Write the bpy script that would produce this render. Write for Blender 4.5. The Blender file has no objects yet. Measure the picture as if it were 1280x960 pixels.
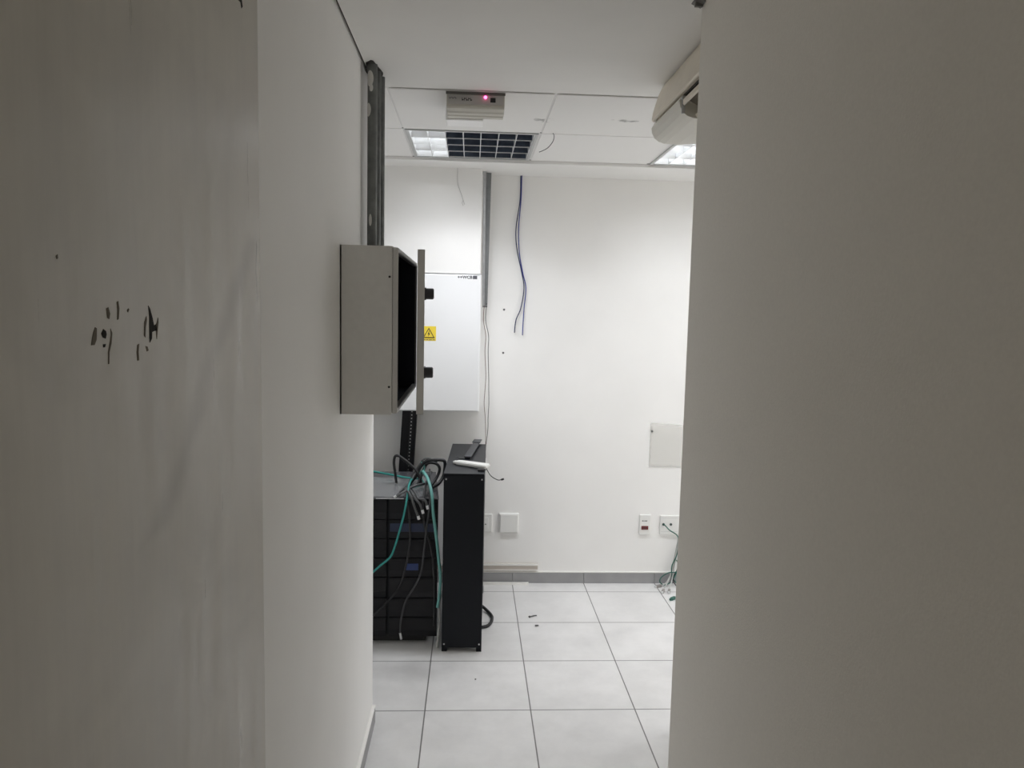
import bpy, bmesh, math, random
from mathutils import Vector, Matrix, noise
random.seed(7)
SC = bpy.context.scene
COL = SC.collection
PI = math.pi

# ------------------------------------------------------------------ materials
def mat(name, color=(.8, .8, .8), rough=.5, metal=0.0, spec=.5, noise_amt=0.0, noise_scale=8.0, bump=0.0,
        bump_scale=120.0, alpha=1.0, emit=None, emit_str=0.0, rough_var=0.0):
    m = bpy.data.materials.new(name)
    m.use_nodes = True
    nt = m.node_tree
    b = nt.nodes['Principled BSDF']
    b.inputs['Base Color'].default_value = (*color, 1)
    b.inputs['Roughness'].default_value = rough
    b.inputs['Metallic'].default_value = metal
    b.inputs['Specular IOR Level'].default_value = spec
    b.inputs['Alpha'].default_value = alpha
    if emit:
        b.inputs['Emission Color'].default_value = (*emit, 1)
        b.inputs['Emission Strength'].default_value = emit_str
    geo = nt.nodes.new('ShaderNodeNewGeometry')
    if noise_amt > 0:
        n = nt.nodes.new('ShaderNodeTexNoise')
        n.inputs['Scale'].default_value = noise_scale
        n.inputs['Detail'].default_value = 6
        nt.links.new(geo.outputs['Position'], n.inputs['Vector'])
        r = nt.nodes.new('ShaderNodeMapRange')
        r.inputs['From Min'].default_value = .3
        r.inputs['From Max'].default_value = .7
        r.inputs['To Min'].default_value = 1 - noise_amt
        r.inputs['To Max'].default_value = 1 + noise_amt * .4
        nt.links.new(n.outputs['Fac'], r.inputs['Value'])
        mx = nt.nodes.new('ShaderNodeVectorMath')
        mx.operation = 'SCALE'
        mx.inputs[0].default_value = color
        nt.links.new(r.outputs['Result'], mx.inputs['Scale'])
        nt.links.new(mx.outputs['Vector'], b.inputs['Base Color'])
        if rough_var > 0:
            r2 = nt.nodes.new('ShaderNodeMapRange')
            r2.inputs['From Min'].default_value = .3
            r2.inputs['From Max'].default_value = .7
            r2.inputs['To Min'].default_value = rough - rough_var
            r2.inputs['To Max'].default_value = rough + rough_var
            nt.links.new(n.outputs['Fac'], r2.inputs['Value'])
            nt.links.new(r2.outputs['Result'], b.inputs['Roughness'])
    if bump > 0:
        n = nt.nodes.new('ShaderNodeTexNoise')
        n.inputs['Scale'].default_value = bump_scale
        n.inputs['Detail'].default_value = 3
        nt.links.new(geo.outputs['Position'], n.inputs['Vector'])
        bp = nt.nodes.new('ShaderNodeBump')
        bp.inputs['Strength'].default_value = bump
        bp.inputs['Distance'].default_value = .002
        nt.links.new(n.outputs['Fac'], bp.inputs['Height'])
        nt.links.new(bp.outputs['Normal'], b.inputs['Normal'])
    return m

def floor_mat():
    m = bpy.data.materials.new('ceramic_tile')
    m.use_nodes = True
    nt = m.node_tree
    L = nt.links.new
    b = nt.nodes['Principled BSDF']
    geo = nt.nodes.new('ShaderNodeNewGeometry')
    mp = nt.nodes.new('ShaderNodeMapping')
    mp.inputs['Location'].default_value = (.1698 + .4446 * 10, -3.4507 + .4446 * 20, 0)
    L(geo.outputs['Position'], mp.inputs['Vector'])
    br = nt.nodes.new('ShaderNodeTexBrick')
    br.offset = 0
    br.squash = 1
    br.inputs['Scale'].default_value = 1
    br.inputs['Brick Width'].default_value = .4446
    br.inputs['Row Height'].default_value = .4446
    br.inputs['Mortar Size'].default_value = .0028
    br.inputs['Mortar Smooth'].default_value = .1
    br.inputs['Color1'].default_value = (.75, .745, .74, 1)
    br.inputs['Color2'].default_value = (.80, .795, .79, 1)
    br.inputs['Mortar'].default_value = (.19, .185, .18, 1)
    L(mp.outputs['Vector'], br.inputs['Vector'])
    n = nt.nodes.new('ShaderNodeTexNoise')
    n.inputs['Scale'].default_value = 3.5
    n.inputs['Detail'].default_value = 8
    n.inputs['Roughness'].default_value = .65
    L(geo.outputs['Position'], n.inputs['Vector'])
    r = nt.nodes.new('ShaderNodeMapRange')
    r.inputs['From Min'].default_value = .28
    r.inputs['From Max'].default_value = .62
    r.inputs['To Min'].default_value = .86
    r.inputs['To Max'].default_value = 1.02
    L(n.outputs['Fac'], r.inputs['Value'])
    # a soft darker patch on the tile in front of the cabinets
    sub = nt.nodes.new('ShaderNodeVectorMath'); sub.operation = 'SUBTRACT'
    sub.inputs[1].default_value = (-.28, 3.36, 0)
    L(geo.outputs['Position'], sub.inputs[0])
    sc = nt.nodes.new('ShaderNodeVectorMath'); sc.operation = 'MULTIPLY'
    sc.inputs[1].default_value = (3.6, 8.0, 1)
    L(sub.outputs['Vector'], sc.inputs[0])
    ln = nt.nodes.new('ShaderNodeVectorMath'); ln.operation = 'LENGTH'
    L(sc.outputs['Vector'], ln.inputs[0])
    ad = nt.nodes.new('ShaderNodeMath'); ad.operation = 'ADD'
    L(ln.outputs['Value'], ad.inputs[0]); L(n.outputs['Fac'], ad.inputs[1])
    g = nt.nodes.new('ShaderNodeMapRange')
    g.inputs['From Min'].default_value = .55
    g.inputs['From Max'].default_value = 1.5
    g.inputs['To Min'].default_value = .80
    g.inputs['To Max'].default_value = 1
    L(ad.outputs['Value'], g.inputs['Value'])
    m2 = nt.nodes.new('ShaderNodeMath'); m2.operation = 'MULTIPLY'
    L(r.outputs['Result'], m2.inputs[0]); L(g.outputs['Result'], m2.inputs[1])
    mx = nt.nodes.new('ShaderNodeVectorMath'); mx.operation = 'SCALE'
    L(br.outputs['Color'], mx.inputs[0]); L(m2.outputs['Value'], mx.inputs['Scale'])
    L(mx.outputs['Vector'], b.inputs['Base Color'])
    b.inputs['Roughness'].default_value = .33
    bp = nt.nodes.new('ShaderNodeBump')
    bp.inputs['Strength'].default_value = .4
    bp.inputs['Distance'].default_value = .001
    inv = nt.nodes.new('ShaderNodeMath'); inv.operation = 'SUBTRACT'; inv.inputs[0].default_value = 1
    L(br.outputs['Fac'], inv.inputs[1]); L(inv.outputs['Value'], bp.inputs['Height'])
    L(bp.outputs['Normal'], b.inputs['Normal'])
    return m

def door_mat():
    """Old semi-gloss paint with vertical brush streaks and dirty bands, with a slanted shade edge painted in."""
    m = bpy.data.materials.new('scuffed_door_paint')
    m.use_nodes = True
    nt = m.node_tree
    L = nt.links.new
    b = nt.nodes['Principled BSDF']
    geo = nt.nodes.new('ShaderNodeNewGeometry')
    mp = nt.nodes.new('ShaderNodeMapping')
    mp.inputs['Scale'].default_value = (1, 14, 1.6)
    L(geo.outputs['Position'], mp.inputs['Vector'])
    n = nt.nodes.new('ShaderNodeTexNoise')
    n.inputs['Scale'].default_value = 2.2
    n.inputs['Detail'].default_value = 7
    n.inputs['Roughness'].default_value = .6
    L(mp.outputs['Vector'], n.inputs['Vector'])
    n2 = nt.nodes.new('ShaderNodeTexNoise')
    n2.inputs['Scale'].default_value = 4.0
    n2.inputs['Detail'].default_value = 4
    n2.inputs['Distortion'].default_value = 1.2
    L(geo.outputs['Position'], n2.inputs['Vector'])
    r = nt.nodes.new('ShaderNodeMapRange')
    r.inputs['From Min'].default_value = .3; r.inputs['From Max'].default_value = .7
    r.inputs['To Min'].default_value = .92; r.inputs['To Max'].default_value = 1.04
    L(n.outputs['Fac'], r.inputs['Value'])
    r2 = nt.nodes.new('ShaderNodeMapRange')
    r2.inputs['From Min'].default_value = .3; r2.inputs['From Max'].default_value = .65
    r2.inputs['To Min'].default_value = .89; r2.inputs['To Max'].default_value = 1.03
    L(n2.outputs['Fac'], r2.inputs['Value'])
    mu = nt.nodes.new('ShaderNodeMath'); mu.operation = 'MULTIPLY'
    L(r.outputs['Result'], mu.inputs[0]); L(r2.outputs['Result'], mu.inputs[1])
    # slanted sheen edge painted as a dark streak: distance to a line
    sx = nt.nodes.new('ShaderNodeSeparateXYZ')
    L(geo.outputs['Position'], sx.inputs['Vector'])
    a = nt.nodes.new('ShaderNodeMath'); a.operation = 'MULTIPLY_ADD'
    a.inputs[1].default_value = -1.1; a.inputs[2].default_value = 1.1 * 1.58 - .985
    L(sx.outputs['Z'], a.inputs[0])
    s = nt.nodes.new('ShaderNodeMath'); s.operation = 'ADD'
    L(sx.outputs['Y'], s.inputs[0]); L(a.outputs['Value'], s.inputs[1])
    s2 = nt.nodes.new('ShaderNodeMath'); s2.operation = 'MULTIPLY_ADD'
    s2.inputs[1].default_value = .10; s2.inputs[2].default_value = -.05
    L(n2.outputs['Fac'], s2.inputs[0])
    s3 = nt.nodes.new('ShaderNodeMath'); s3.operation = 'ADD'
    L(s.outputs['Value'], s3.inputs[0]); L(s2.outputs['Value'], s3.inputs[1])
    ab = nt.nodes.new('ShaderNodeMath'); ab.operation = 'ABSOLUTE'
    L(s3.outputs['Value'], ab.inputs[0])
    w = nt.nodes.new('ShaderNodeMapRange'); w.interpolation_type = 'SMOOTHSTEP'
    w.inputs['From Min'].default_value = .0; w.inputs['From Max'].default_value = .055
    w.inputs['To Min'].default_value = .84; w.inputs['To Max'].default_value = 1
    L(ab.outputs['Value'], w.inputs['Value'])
    # the painted shade streak has ends
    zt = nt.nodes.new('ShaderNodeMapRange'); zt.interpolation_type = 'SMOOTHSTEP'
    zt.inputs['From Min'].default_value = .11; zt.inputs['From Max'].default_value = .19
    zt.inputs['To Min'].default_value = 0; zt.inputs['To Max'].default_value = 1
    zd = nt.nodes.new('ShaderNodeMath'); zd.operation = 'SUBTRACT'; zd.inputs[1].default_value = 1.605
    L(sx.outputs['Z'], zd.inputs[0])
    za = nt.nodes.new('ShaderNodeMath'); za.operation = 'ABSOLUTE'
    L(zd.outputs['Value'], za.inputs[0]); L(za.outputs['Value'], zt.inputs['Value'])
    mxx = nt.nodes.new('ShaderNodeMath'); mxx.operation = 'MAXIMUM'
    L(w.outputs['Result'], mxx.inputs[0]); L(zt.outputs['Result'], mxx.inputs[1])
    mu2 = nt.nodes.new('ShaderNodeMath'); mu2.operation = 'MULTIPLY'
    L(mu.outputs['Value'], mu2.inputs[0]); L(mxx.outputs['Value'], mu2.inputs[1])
    sc = nt.nodes.new('ShaderNodeVectorMath'); sc.operation = 'SCALE'
    sc.inputs[0].default_value = (.60, .575, .52)
    L(mu2.outputs['Value'], sc.inputs['Scale'])
    L(sc.outputs['Vector'], b.inputs['Base Color'])
    rr = nt.nodes.new('ShaderNodeMapRange')
    rr.inputs['From Min'].default_value = .3; rr.inputs['From Max'].default_value = .7
    rr.inputs['To Min'].default_value = .27; rr.inputs['To Max'].default_value = .44
    L(n.outputs['Fac'], rr.inputs['Value'])
    L(rr.outputs['Result'], b.inputs['Roughness'])
    bp = nt.nodes.new('ShaderNodeBump'); bp.inputs['Strength'].default_value = .12
    bp.inputs['Distance'].default_value = .002
    L(n.outputs['Fac'], bp.inputs['Height']); L(bp.outputs['Normal'], b.inputs['Normal'])
    return m

def ceiling_tile_mat():
    m = mat('mineral_ceiling_tile', (.87, .865, .855), .85, bump=.25, bump_scale=260)
    nt = m.node_tree
    L = nt.links.new
    b = nt.nodes['Principled BSDF']
    geo = nt.nodes.new('ShaderNodeNewGeometry')
    n = nt.nodes.new('ShaderNodeTexNoise'); n.inputs['Scale'].default_value = 34; n.inputs['Detail'].default_value = 5
    L(geo.outputs['Position'], n.inputs['Vector'])
    last = None
    for (x, y, sx_, sy_) in ((.285, 3.24, 14, 16), (.615, 3.20, 16, 20), (.665, 3.21, 26, 26), (-.06, 3.28, 34, 34)):
        sub = nt.nodes.new('ShaderNodeVectorMath'); sub.operation = 'SUBTRACT'
        sub.inputs[1].default_value = (x, y, 2.48); L(geo.outputs['Position'], sub.inputs[0])
        sc = nt.nodes.new('ShaderNodeVectorMath'); sc.operation = 'MULTIPLY'
        sc.inputs[1].default_value = (sx_, sy_, 1); L(sub.outputs['Vector'], sc.inputs[0])
        ln = nt.nodes.new('ShaderNodeVectorMath'); ln.operation = 'LENGTH'; L(sc.outputs['Vector'], ln.inputs[0])
        ad = nt.nodes.new('ShaderNodeMath'); ad.operation = 'MULTIPLY_ADD'; ad.inputs[1].default_value = 2.4
        L(n.outputs['Fac'], ad.inputs[0]); L(ln.outputs['Value'], ad.inputs[2])
        g = nt.nodes.new('ShaderNodeMapRange')
        g.inputs['From Min'].default_value = 1.1; g.inputs['From Max'].default_value = 1.7
        g.inputs['To Min'].default_value = .45; g.inputs['To Max'].default_value = 1
        L(ad.outputs['Value'], g.inputs['Value'])
        if last is None:
            last = g.outputs['Result']
        else:
            mn = nt.nodes.new('ShaderNodeMath'); mn.operation = 'MINIMUM'
            L(last, mn.inputs[0]); L(g.outputs['Result'], mn.inputs[1]); last = mn.outputs['Value']
    s = nt.nodes.new('ShaderNodeVectorMath'); s.operation = 'SCALE'
    s.inputs[0].default_value = (.87, .865, .855)
    L(last, s.inputs['Scale']); L(s.outputs['Vector'], b.inputs['Base Color'])
    return m

M = dict(
    floor=floor_mat(),
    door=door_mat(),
    tile=ceiling_tile_mat(),
    wall=mat('white_wall_paint', (.89, .885, .87), .62, noise_amt=.03, noise_scale=2.5, bump=.12, bump_scale=90),
    wallr=mat('textured_wall_paint', (.88, .85, .795), .7, noise_amt=.03, noise_scale=160, bump=.25, bump_scale=220),
    rear=mat('dark_rear_wall', (.12, .11, .10), .7),
    gyp=mat('ceiling_paint', (.89, .885, .87), .8, noise_amt=.03, noise_scale=3),
    base=mat('grey_baseboard', (.33, .33, .335), .5, noise_amt=.08, noise_scale=12),
    white=mat('white_plastic', (.80, .80, .78), .4),
    cream=mat('aged_cream_plastic', (.84, .775, .665), .45, noise_amt=.05, noise_scale=14),
    outlet=mat('brown_outlet', (.22, .19, .15), .7),
    creamlite=mat('pale_cream_plastic', (.76, .74, .67), .4),
    emcream=mat('emergency_cream', (.56, .54, .48), .5, noise_amt=.05, noise_scale=30),
    emplate=mat('emergency_label', (.50, .49, .47), .5),
    lens=mat('milky_lens', (.92, .92, .92), .3),
    led=mat('pink_led', (.9, .2, .4), .3, emit=(1.0, .06, .30), emit_str=8),
    box=mat('grey_enclosure_paint', (.74, .735, .715), .5, noise_amt=.04, noise_scale=40, bump=.1, bump_scale=500),
    boxlip=mat('grey_enclosure_lip', (.62, .615, .60), .45),
    navy=mat('navy_inner_shade', (.035, .042, .07), .6),
    knob=mat('black_latch_plastic', (.03, .03, .035), .42),
    pipe=mat('scuffed_conduit', (.17, .18, .175), .5, metal=.35, noise_amt=.4, noise_scale=22),
    pipefit=mat('conduit_fitting', (.10, .105, .10), .55, metal=.3),
    scuff=mat('paint_splash', (.62, .61, .58), .7),
    cab=mat('white_cabinet_paint', (.86, .87, .88), .35),
    yellow=mat('yellow_sticker', (.86, .66, .06), .45),
    ink=mat('black_ink', (.02, .02, .02), .6),
    greyink=mat('grey_ink', (.10, .10, .115), .6),
    galv=mat('galvanised_steel', (.46, .47, .48), .42, metal=.55, noise_amt=.15, noise_scale=30),
    galvdark=mat('shaded_galvanised_steel', (.27, .28, .285), .5, metal=.4, noise_amt=.15, noise_scale=30),  # darker copy of the steel, shade inside the channel painted in
    black=mat('black_powder_coat', (.0055, .007, .010), .42, spec=.22, noise_amt=.1, noise_scale=60),
    cabtop=mat('black_powder_coat_top', (.011, .013, .017), .42),
    bezel=mat('black_drawer_plastic', (.008, .008, .010), .5, spec=.3, noise_amt=.15, noise_scale=40),
    upstop=mat('dark_grey_metal', (.085, .085, .095), .22, noise_amt=.2, noise_scale=9),
    screw=mat('zinc_screw', (.7, .7, .7), .3, metal=1),
    duct=mat('black_slotted_duct', (.012, .012, .014), .5),
    bluelabel=mat('blue_label', (.02, .045, .17), .4),
    bluereflect=mat('dark_blue_reflection', (.012, .022, .06), .35),
    green=mat('teal_cable', (.03, .30, .27), .38),
    lgreen=mat('pale_teal_cable', (.16, .42, .39), .38),
    blk=mat('black_cable', (.014, .014, .016), .42),
    grey=mat('grey_cable', (.085, .087, .09), .42),
    dgrey=mat('charcoal_cable', (.045, .046, .05), .45),
    blue=mat('blue_cable', (.035, .05, .26), .45),
    nblue=mat('navy_cable', (.02, .025, .09), .45),
    brown=mat('brown_wire', (.13, .05, .04), .5),
    dkgreen=mat('dark_green_cable', (.03, .13, .10), .45),
    palecable=mat('pale_grey_cable', (.50, .51, .49), .45),
    clear=mat('clear_connector', (.72, .73, .74), .2),
    plug=mat('grey_plug', (.30, .285, .27), .45),
    red=mat('dark_red_socket', (.13, .012, .015), .4),
    jack=mat('dark_jack', (.04, .06, .055), .5),
    stick=mat('dark_grey_stick', (.055, .058, .065), .4),
    trunk=mat('beige_trunking', (.52, .47, .42), .5),
    trim=mat('white_trim', (.84, .83, .80), .4),
    alu=mat('bright_louvre', (.86, .88, .90), .13, metal=1.0),
    alumatt=mat('satin_louvre', (.90, .91, .92), .45, metal=.6),
    darkreflect=mat('louvre_dark_reflection', (.17, .21, .29), .32, metal=.45, noise_amt=.35, noise_scale=18),  # dark bluish reflection painted into the blade colour
    frame=mat('luminaire_frame', (.56, .57, .57), .4, metal=.2),
    housing=mat('luminaire_housing', (.10, .11, .13), .25, metal=.9),
    housew=mat('luminaire_white_housing', (.92, .92, .92), .4),
    tube=mat('lit_tube', (1, 1, 1), .4, emit=(.93, .97, 1.0), emit_str=9),
    gap=mat('dark_gap', (.05, .048, .045), .8),
    tee=mat('ceiling_tee', (.77, .765, .755), .5),
    hole=mat('chipped_hole', (.016, .013, .011), .9),
    smear=mat('brown_scrape', (.16, .14, .11), .9),
    piece=mat('grey_piece', (.16, .155, .145), .5),
    crack=mat('thin_grey_string', (.60, .59, .58), .7),
    debris=mat('dark_debris', (.10, .10, .10), .6),
)

def sheet_material():
    m = mat('clear_plastic_sheet', (.72, .74, .74), .18)
    b = m.node_tree.nodes['Principled BSDF']
    b.inputs['Alpha'].default_value = .24
    return m
M['film'] = sheet_material()
M['pocket'] = mat('frosted_plastic', (.80, .795, .76), .25, alpha=.32)

# ------------------------------------------------------------------ mesh builder
class MB:
    def __init__(s):
        s.bm = bmesh.new()
    def _merge(s, b):
        me = bpy.data.meshes.new('tmp'); b.to_mesh(me); b.free()
        s.bm.from_mesh(me); bpy.data.meshes.remove(me)
    def box(s, x0, x1, y0, y1, z0, z1, bev=0.0, seg=2, mtx=None):
        b = bmesh.new()
        bmesh.ops.create_cube(b, size=1)
        for v in b.verts:
            v.co = Vector(((x0 + x1) / 2 + v.co.x * (x1 - x0), (y0 + y1) / 2 + v.co.y * (y1 - y0), (z0 + z1) / 2 + v.co.z * (z1 - z0)))
        if bev > 0:
            bmesh.ops.bevel(b, geom=list(b.edges), offset=bev, segments=seg, profile=.5, affect='EDGES')
        if mtx is not None:
            bmesh.ops.transform(b, matrix=mtx, verts=b.verts)
        s._merge(b); return s
    def cyl(s, p0, p1, r, n=16, r2=None, cap=True):
        p0, p1 = Vector(p0), Vector(p1)
        d = p1 - p0
        b = bmesh.new()
        bmesh.ops.create_cone(b, cap_ends=cap, segments=n, radius1=r, radius2=r if r2 is None else r2, depth=d.length)
        q = Vector((0, 0, 1)).rotation_difference(d.normalized()).to_matrix().to_4x4()
        bmesh.ops.transform(b, matrix=Matrix.Translation((p0 + p1) / 2) @ q, verts=b.verts)
        s._merge(b); return s
    def sphere(s, c, r, sc=(1, 1, 1)):
        b = bmesh.new()
        bmesh.ops.create_uvsphere(b, u_segments=12, v_segments=8, radius=r)
        for v in b.verts:
            v.co = Vector(c) + Vector((v.co.x * sc[0], v.co.y * sc[1], v.co.z * sc[2]))
        s._merge(b); return s
    def tube(s, pts, r, n=8, sub=6, ends=True):
        P = [Vector(p) for p in pts]
        if len(P) > 2 and sub > 1:
            Q = []
            E = [2 * P[0] - P[1]] + P + [2 * P[-1] - P[-2]]
            for i in range(1, len(E) - 2):
                for k in range(sub):
                    t = k / sub
                    a, b_, c, d = E[i - 1], E[i], E[i + 1], E[i + 2]
                    Q.append(.5 * ((2 * b_) + (c - a) * t + (2 * a - 5 * b_ + 4 * c - d) * t * t + (3 * b_ - a - 3 * c + d) * t ** 3))
            Q.append(P[-1]); P = Q
        b = bmesh.new()
        rings = []
        T = (P[1] - P[0]).normalized()
        up = Vector((0, 0, 1)) if abs(T.z) < .9 else Vector((0, 1, 0))
        N = T.cross(up).normalized()
        for i, p in enumerate(P):
            T2 = (P[min(i + 1, len(P) - 1)] - P[max(i - 1, 0)])
            if T2.length < 1e-9: T2 = T
            T2.normalize()
            N = T.rotation_difference(T2) @ N
            N = (N - T2 * N.dot(T2)).normalized()
            T = T2
            B = T.cross(N)
            rings.append([b.verts.new(p + r * (math.cos(2 * PI * k / n) * N + math.sin(2 * PI * k / n) * B)) for k in range(n)])
        for a, c in zip(rings, rings[1:]):
            for k in range(n):
                b.faces.new((a[k], a[(k + 1) % n], c[(k + 1) % n], c[k]))
        if ends:
            b.faces.new(rings[0][::-1]); b.faces.new(rings[-1])
        for f in b.faces: f.smooth = True
        s._merge(b); return s
    def prism(s, poly, axis, a0, a1, smooth=False):
        """poly: 2D outline; axis: 'x' (poly in y,z), 'y' (poly in x,z) or 'z' (poly in x,y)."""
        def v3(p, a):
            return {'x': (a, p[0], p[1]), 'y': (p[0], a, p[1]), 'z': (p[0], p[1], a)}[axis]
        b = bmesh.new()
        A = [b.verts.new(v3(p, a0)) for p in poly]
        B = [b.verts.new(v3(p, a1)) for p in poly]
        n = len(poly)
        for k in range(n):
            f = b.faces.new((A[k], A[(k + 1) % n], B[(k + 1) % n], B[k])); f.smooth = smooth
        b.faces.new(A[::-1]); b.faces.new(B)
        bmesh.ops.recalc_face_normals(b, faces=b.faces)
        s._merge(b); return s
    def grid(s, fn, nu, nv, thick=0.0):
        b = bmesh.new()
        V = [[b.verts.new(fn(i / nu, j / nv)) for j in range(nv + 1)] for i in range(nu + 1)]
        for i in range(nu):
            for j in range(nv):
                f = b.faces.new((V[i][j], V[i + 1][j], V[i + 1][j + 1], V[i][j + 1])); f.smooth = True
        if thick:
            bmesh.ops.solidify(b, geom=list(b.faces), thickness=thick)
        s._merge(b); return s
    def text(s, body, size, mtx, depth=.0004, bold=.0):
        cu = bpy.data.curves.new('t', 'FONT'); cu.body = body; cu.size = size; cu.extrude = depth
        cu.offset = bold; cu.align_x = 'CENTER'; cu.align_y = 'CENTER'
        o = bpy.data.objects.new('t', cu); COL.objects.link(o)
        dg = bpy.context.evaluated_depsgraph_get(); dg.update()
        me = bpy.data.meshes.new_from_object(o.evaluated_get(dg))
        b = bmesh.new(); b.from_mesh(me)
        bmesh.ops.transform(b, matrix=mtx, verts=b.verts)
        bpy.data.objects.remove(o); bpy.data.curves.remove(cu); bpy.data.meshes.remove(me)
        s._merge(b); return s

ORG = {}
def link(name, mb, m, parent=None, local=False, origin=None, label=None):
    """ONE mesh object. Without a parent its origin is at the middle of its base."""
    me = bpy.data.meshes.new(name)
    bm = mb.bm
    bmesh.ops.recalc_face_normals(bm, faces=bm.faces)
    if parent is not None:
        off = Vector((0, 0, 0)) if local else ORG[parent.name]
    else:
        xs = [v.co.x for v in bm.verts]; ys = [v.co.y for v in bm.verts]; zs = [v.co.z for v in bm.verts]
        off = Vector(((min(xs) + max(xs)) / 2, (min(ys) + max(ys)) / 2, min(zs))) if origin is None else Vector(origin)
    for v in bm.verts: v.co -= off
    bm.to_mesh(me); bm.free()
    me.materials.append(m)
    o = bpy.data.objects.new(name, me); COL.objects.link(o)
    if parent is not None:
        o.parent = parent
        ORG[o.name] = off
    else:
        o.location = off
        ORG[o.name] = off
    if label: o['label'] = label
    return o
def tag(o, label, cat, group=None, kind=None):
    o['label'] = label; o['category'] = cat
    if group: o['group'] = group
    if kind: o['kind'] = kind
    return o
def root(name, loc, label, cat, group=None, rotz=0, kind=None):
    o = bpy.data.objects.new(name, None); COL.objects.link(o)
    o.empty_display_size = .05
    o.location = loc; o.rotation_euler = (0, 0, rotz)
    ORG[o.name] = Vector(loc)
    return tag(o, label, cat, group, kind)
def struct(name, mb, m, label, cat, parent=None):
    o = link(name, mb, m, parent)
    if parent is None: tag(o, label, cat, kind='structure')
    return o

# ------------------------------------------------------------------ the shell
ZC = 2.4785          # ceiling height
XL = -.3766          # left passage wall
YB = 4.4927          # back wall
struct('floor', MB().box(-1.6, 2.9, -4.0, 4.62, -.10, 0), M['floor'], 'pale grey ceramic tile floor with dark grout lines', 'floor')
struct('wall_left', MB().box(-1.6, XL, -4.0, 2.92, 0, ZC + .05), M['wall'], 'white passage wall on the left carrying the grey box', 'wall')
struct('wall_right', MB().box(.578, .86, -4.0, 2.0, 0, ZC + .05, bev=.012).box(.86, 2.9, -1.5, 2.85, 0, ZC + .05), M['wallr'],
       'large shaded wall filling the right third of the view', 'wall')
struct('wall_back', MB().box(-1.6, 2.9, YB, 4.62, 0, 2.60), M['wall'], 'bright white wall at the end of the room', 'wall')
struct('wall_recess', MB().box(-1.72, -1.6, 2.92, 4.62, 0, 2.60), M['wall'], 'white side wall of the recess behind the left corner', 'wall')
struct('wall_far_right', MB().box(2.9, 3.02, 2.85, 4.62, 0, 2.60), M['wall'], 'white side wall at the right end of the room', 'wall')
struct('wall_front', MB().box(-.3766, .578, -4.12, -4.0, 0, ZC + .05), M['rear'], 'wall closing the passage behind the viewer', 'wall')
struct('wall_bulkhead', MB().box(-1.0, .045, 4.30, YB + .01, 1.877, 2.60, bev=.004), M['wall'],
       'white boxed wall projection above the white cabinet', 'wall')
struct('ceiling', MB().box(XL + .009, .90, -4.0, 2.846, ZC, ZC + .12), M['gyp'], 'plain painted ceiling over the passage', 'ceiling')
# modular ceiling: tiles between tees, open where the luminaires sit
gx = [-1.59, -.945, -.325, .297, .9335, 1.57, 2.2, 2.89]
gy = [2.862, 3.487, 4.112]
mb, mt = MB(), MB()
lum = {(2, 1), (4, 1)}
for i in range(len(gx) - 1):
    for j in range(2):
        if (i, j) in lum: continue
        mb.box(gx[i] + .004, gx[i + 1] - .004, gy[j] + .0045, gy[j + 1] - .0045, ZC, ZC + .015, bev=.002, seg=1)
struct('ceiling_tiles', mb, M['tile'], 'white mineral ceiling tiles with small dirty stains', 'ceiling')
for x in gx[1:-1]: mt.box(x - .011, x + .011, 2.853, 4.112, ZC + .004, ZC + .03)
mt.box(gx[0], gx[-1], gy[1] - .011, gy[1] + .011, ZC + .005, ZC + .03)
struct('trim_1', mt, M['tee'], 'thin white tee bars between the ceiling tiles', 'ceiling trim')
struct('trim_2', MB().box(-1.6, 2.9, 2.846, 2.86, ZC + .008, ZC + .10).box(-1.6, 2.9, gy[1] - .004, gy[1] + .004, ZC + .003, ZC + .006)
       .box(-1.6, 2.9, 4.109, 4.114, ZC + .002, ZC + .10), M['gap'], 'dark shadow gaps along the ceiling tile rows', 'ceiling trim')
struct('ceiling_border', MB().box(-1.6, 2.9, 4.114, YB, 2.462, 2.60, bev=.003), M['gyp'], 'white plaster border strip above the back wall', 'ceiling')
struct('ceiling_void', MB().box(-1.7, 3.0, 2.84, 4.62, 2.62, 2.68), M['gyp'], 'slab hidden above the ceiling tiles', 'ceiling')
struct('shade_strip', MB().box(XL - .01, XL + .012, -4.0, 2.846, ZC + .012, ZC + .02), M['gap'], 'dark strip painting in the shade line between passage ceiling and left wall', 'ceiling trim')  # dark strip stands in for the shade along the ceiling edge
# baseboards
bb = MB()
xs = [-1.6, -1.07, -.625, -.18, .2748, .719, 1.164, 1.61, 2.05, 2.9]
for a, b in zip(xs, xs[1:]): bb.box(a + .001, b - .001, YB - .011, YB + .002, 0, .066, bev=.001, seg=1)
struct('baseboard_back', bb, M['base'], 'grey tile baseboard along the back wall', 'baseboard')
struct('trim_3', MB().box(-1.6, 2.9, YB - .012, YB + .002, .0665, .074, bev=.002), M['trim'], 'white caulk line on the back baseboard', 'trim')
struct('baseboard_left', MB().box(XL - .002, XL + .011, 1.4, 2.925, 0, .066, bev=.001, seg=1), M['base'], 'grey baseboard at the foot of the left wall', 'baseboard')
struct('trim_4', MB().box(XL - .002, XL + .012, 1.4, 2.925, .0665, .074, bev=.002), M['trim'], 'white caulk line on the left baseboard', 'trim')

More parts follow.
